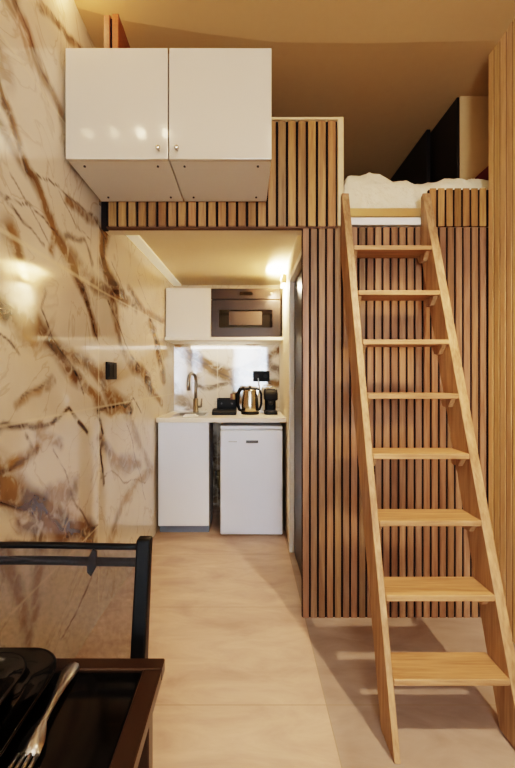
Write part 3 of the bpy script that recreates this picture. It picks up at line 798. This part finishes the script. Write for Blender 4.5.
def sq_plate(name, cx, cy, half, z, h, r, label):
    """rounded-square plate with a flat rim and a sunk middle"""
    bm = newbm()
    def ring(hf, zz, rr): return [bm.verts.new((x, y, zz)) for x, y in round_poly(cx-hf, cx+hf, cy-hf, cy+hf, min(rr, hf*.98), 10)]
    rings = [ring(half*.62, z, r*.62), ring(half*.72, z+.002, r*.7), ring(half*.97, z+h-.004, r*.97), ring(half, z+h-.001, r), ring(half*.99, z+h+.001, r*.99), ring(half*.97, z+h, r*.97), ring(half*.80, z+h-.005, r*.8),
             ring(half*.74, z+h*.45, r*.74), ring(half*.68, z+.006, r*.68), ring(half*.3, z+.005, r*.3)]
    for A, B in zip(rings, rings[1:]):
        for k in range(len(A)):
            j = (k+1) % len(A); bm.faces.new((A[k], A[j], B[j], B[k]))
    bm.faces.new(rings[0][::-1]); bm.faces.new(rings[-1])
    bmesh.ops.recalc_face_normals(bm, faces=bm.faces)
    return tag(obj(name, bm, M['black_ceramic'], None, True), label, 'plate', 'black plates stacked on the table')
sq_plate('plate', -.428, .482, .131, TZ-.0035, .026, .06, 'larger black rounded-square plate under the smaller one on the table')
sq_plate('plate', -.432, .482, .100, TZ+.004, .034, .05, 'smaller black rounded-square plate stacked on the larger one')

# fork, tines towards the camera
bm = newbm()
fx = -.276; zb = TZ-.0035
def fz(y):  # side profile
    s = (.605-y)/.19
    return zb+.0035+.008*math.sin(min(1, max(0, s*1.6))*PI*.8)*.9+(.005*math.exp(-((s-.62)/.1)**2))
out = [(.609, .004), (.607, .008), (.600, .0115), (.588, .0130), (.574, .0115), (.552, .0080), (.530, .0056), (.508, .0050), (.496, .0062), (.486, .0105), (.472, .0150), (.455, .0155)]
top = []; bot = []
for y, hw in out:
    z = fz(y); c = fx-.085*(y-.455)
    top.append([bm.verts.new((c-hw, y, z)), bm.verts.new((c, y, z+.0014)), bm.verts.new((c+hw, y, z))])
    bot.append([bm.verts.new((c-hw, y, z-.0018)), bm.verts.new((c, y, z-.0012)), bm.verts.new((c+hw, y, z-.0018))])
for i in range(len(out)-1):
    for k in (0, 1):
        bm.faces.new((top[i][k], top[i][k+1], top[i+1][k+1], top[i+1][k])); bm.faces.new((bot[i][k], bot[i+1][k], bot[i+1][k+1], bot[i][k+1]))
    bm.faces.new((top[i][0], top[i+1][0], bot[i+1][0], bot[i][0])); bm.faces.new((top[i][2], bot[i][2], bot[i+1][2], top[i+1][2]))
for i in (0, len(out)-1):
    for k in (0, 1): bm.faces.new((top[i][k], top[i][k+1], bot[i][k+1], bot[i][k]))
for k in range(4):
    c = fx-.0122+.0081*k
    pts = [(c, .456, fz(.455)-.0006), (c, .44, fz(.44)-.0006), (c, .425, fz(.425)+.0005), (c, .41, fz(.41)+.002)]
    tube(bm, pts, [.0030, .0029, .0026, .0014], 8)
bmesh.ops.recalc_face_normals(bm, faces=bm.faces)
tag(obj('fork', bm, M['fork_steel'], None, True), 'steel fork lying on the table beside the black plates', 'fork')

# ---------------------------------------------------------------- chair
t = thing('dining_chair', 'black metal chair with see-through mesh back pushed against the table', 'chair', (-.44, .5, 0))
CX0, CX1 = -.705, -.190
def by(z): return .640+(z-.40)*.17          # lean of the back
bm = newbm()
def post(x0, x1):
    b = newbm()
    pf = [(by(.44)-.02, .44), (by(.91)-.012, .899), (by(.91)+.012, .899), (by(.44)+.022, .44), (.69, .0015), (.665, .0015)]
    prism(b, pf, 'x', x0, x1, .004); return b
part('rear_leg', post(CX1-.028, CX1), M['black_metal'], t); part('rear_leg', post(CX0, CX0+.028), M['black_metal'], t)
def rail(z, r, dy, bow=0.0):
    b = newbm(); pts = [(CX0+.01+(CX1-CX0-.02)*k/12, by(z)+dy+bow*math.sin(PI*k/12), z-.002*math.cos(2*PI*k/12)) for k in range(13)]
    tube(b, pts, r, 10); return b
part('top_rail', rail(.884, .0065, 0), M['black_metal'], t, True)
part('back_rail', rail(.853, .0085, .006), M['black_metal'], t, True)
bm = newbm(); bxx = -.305
prism(bm, [(bxx-.009, .860), (bxx+.002, .882), (bxx+.010, .877), (bxx+.010, .848), (bxx-.001, .828), (bxx-.009, .836)], 'y', by(.87)-.008, by(.87)-.003, .001); part('clip', bm, M['black_metal'], t)
bm = newbm()
g = []
for k in range(13):
    z = .46+(.884-.46)*k/12
    g.append([bm.verts.new((CX0+.018+(CX1-CX0-.036)*i/10, by(z)-.010+.02*math.sin(PI*i/10)*math.sin(PI*k/12), z)) for i in range(11)])
for a, b in zip(g, g[1:]):
    for i in range(10): bm.faces.new((a[i], a[i+1], b[i+1], b[i]))
part('back_sling', bm, M['sling'], t, True)
bm = newbm(); bx(bm, CX0+.02, CX1-.02, .25, by(.44)-.02, .425, .435, .003); part('seat', bm, M['sling'], t)
bm = newbm()
bx(bm, CX0, CX0+.019, .24, by(.44), .415, .443, .003); bx(bm, CX1-.019, CX1, .24, by(.44), .415, .443, .003); bx(bm, CX0+.019, CX1-.019, .24, .262, .415, .443, .003)
part('seat_frame', bm, M['black_metal'], t)
for x0 in (CX0, CX1-.019):
    part('front_leg', box_obj(x0, x0+.019, .245, .27, .0015, .4145, .002), M['black_metal'], t)

# ---------------------------------------------------------------- lights
def light(name, kind, loc, power, col, size=.1, rot=(0, 0, 0), size_y=None, spot=None, blend=.5):
    l = bpy.data.lights.new(name, kind); l.energy = power; l.color = col
    if kind == 'AREA':
        l.size = size
        if size_y: l.shape = 'RECTANGLE'; l.size_y = size_y
    else: l.shadow_soft_size = size
    if kind == 'SPOT': l.spot_size = spot; l.spot_blend = blend
    o = bpy.data.objects.new(name, l); COL.objects.link(o); o.location = loc; o.rotation_euler = rot
    return o
WARM = (1, .80, .56); SOFT = (1, .90, .76); COOL = (.78, .89, 1.0)
light('ceiling_downlight', 'AREA', (.35, .25, 2.98), 7, WARM, .3)
light('ceiling_downlight', 'AREA', (.2, -1.2, 3.0), 12, SOFT, .8)
light('wall_washer', 'POINT', (-.68, 1.40, 2.80), 2.2, (1, .70, .36), .02)
light('picture_light', 'POINT', (-.66, .65, 2.76), 0.9, (1, .76, .46), .025)
light('picture_light', 'POINT', (-.50, .65, 2.76), 0.9, (1, .76, .46), .025)
light('ladder_spot', 'SPOT', (1.0, .45, 2.98), 210, WARM, .035, (math.radians(24), 0, math.radians(14)), spot=math.radians(58), blend=.85)
light('window_daylight', 'AREA', (.25, BACK+.05, 1.5), 88, COOL, 1.05, (math.radians(-90), 0, 0), 1.35)
light('lamp_up', 'AREA', (KR-.085, 2.915, 2.045), 26, (1, .76, .46), .03, (0, -2.5, 0), .13)
light('lamp_down', 'AREA', (KR-.085, 2.915, 1.955), 8, (1, .82, .58), .03, (0, -.64, 0), .13)
light('undershelf_light', 'AREA', (-.2, 3.22, 1.53), 1.5, (1, .96, .9), .7, (.75, 0, 0), .05)

w = bpy.data.worlds.new('World'); scn.world = w; w.use_nodes = True
w.node_tree.nodes['Background'].inputs['Color'].default_value = (.9, .85, .8, 1)
w.node_tree.nodes['Background'].inputs['Strength'].default_value = .15

# ---------------------------------------------------------------- camera
cam = bpy.data.cameras.new('camera'); co = bpy.data.objects.new('camera', cam); COL.objects.link(co)
co.location = (0, 0, EYE); co.rotation_euler = (PI/2, 0, 0)
cam.sensor_width = 36; cam.sensor_fit = 'AUTO'; cam.lens = 361/768*36
cam.shift_x = 11.5/768; cam.shift_y = -6/768; cam.clip_start = .02
scn.camera = co
scn.view_settings.view_transform = 'Filmic'
scn.view_settings.look = 'High Contrast'
scn.view_settings.exposure = 0.12
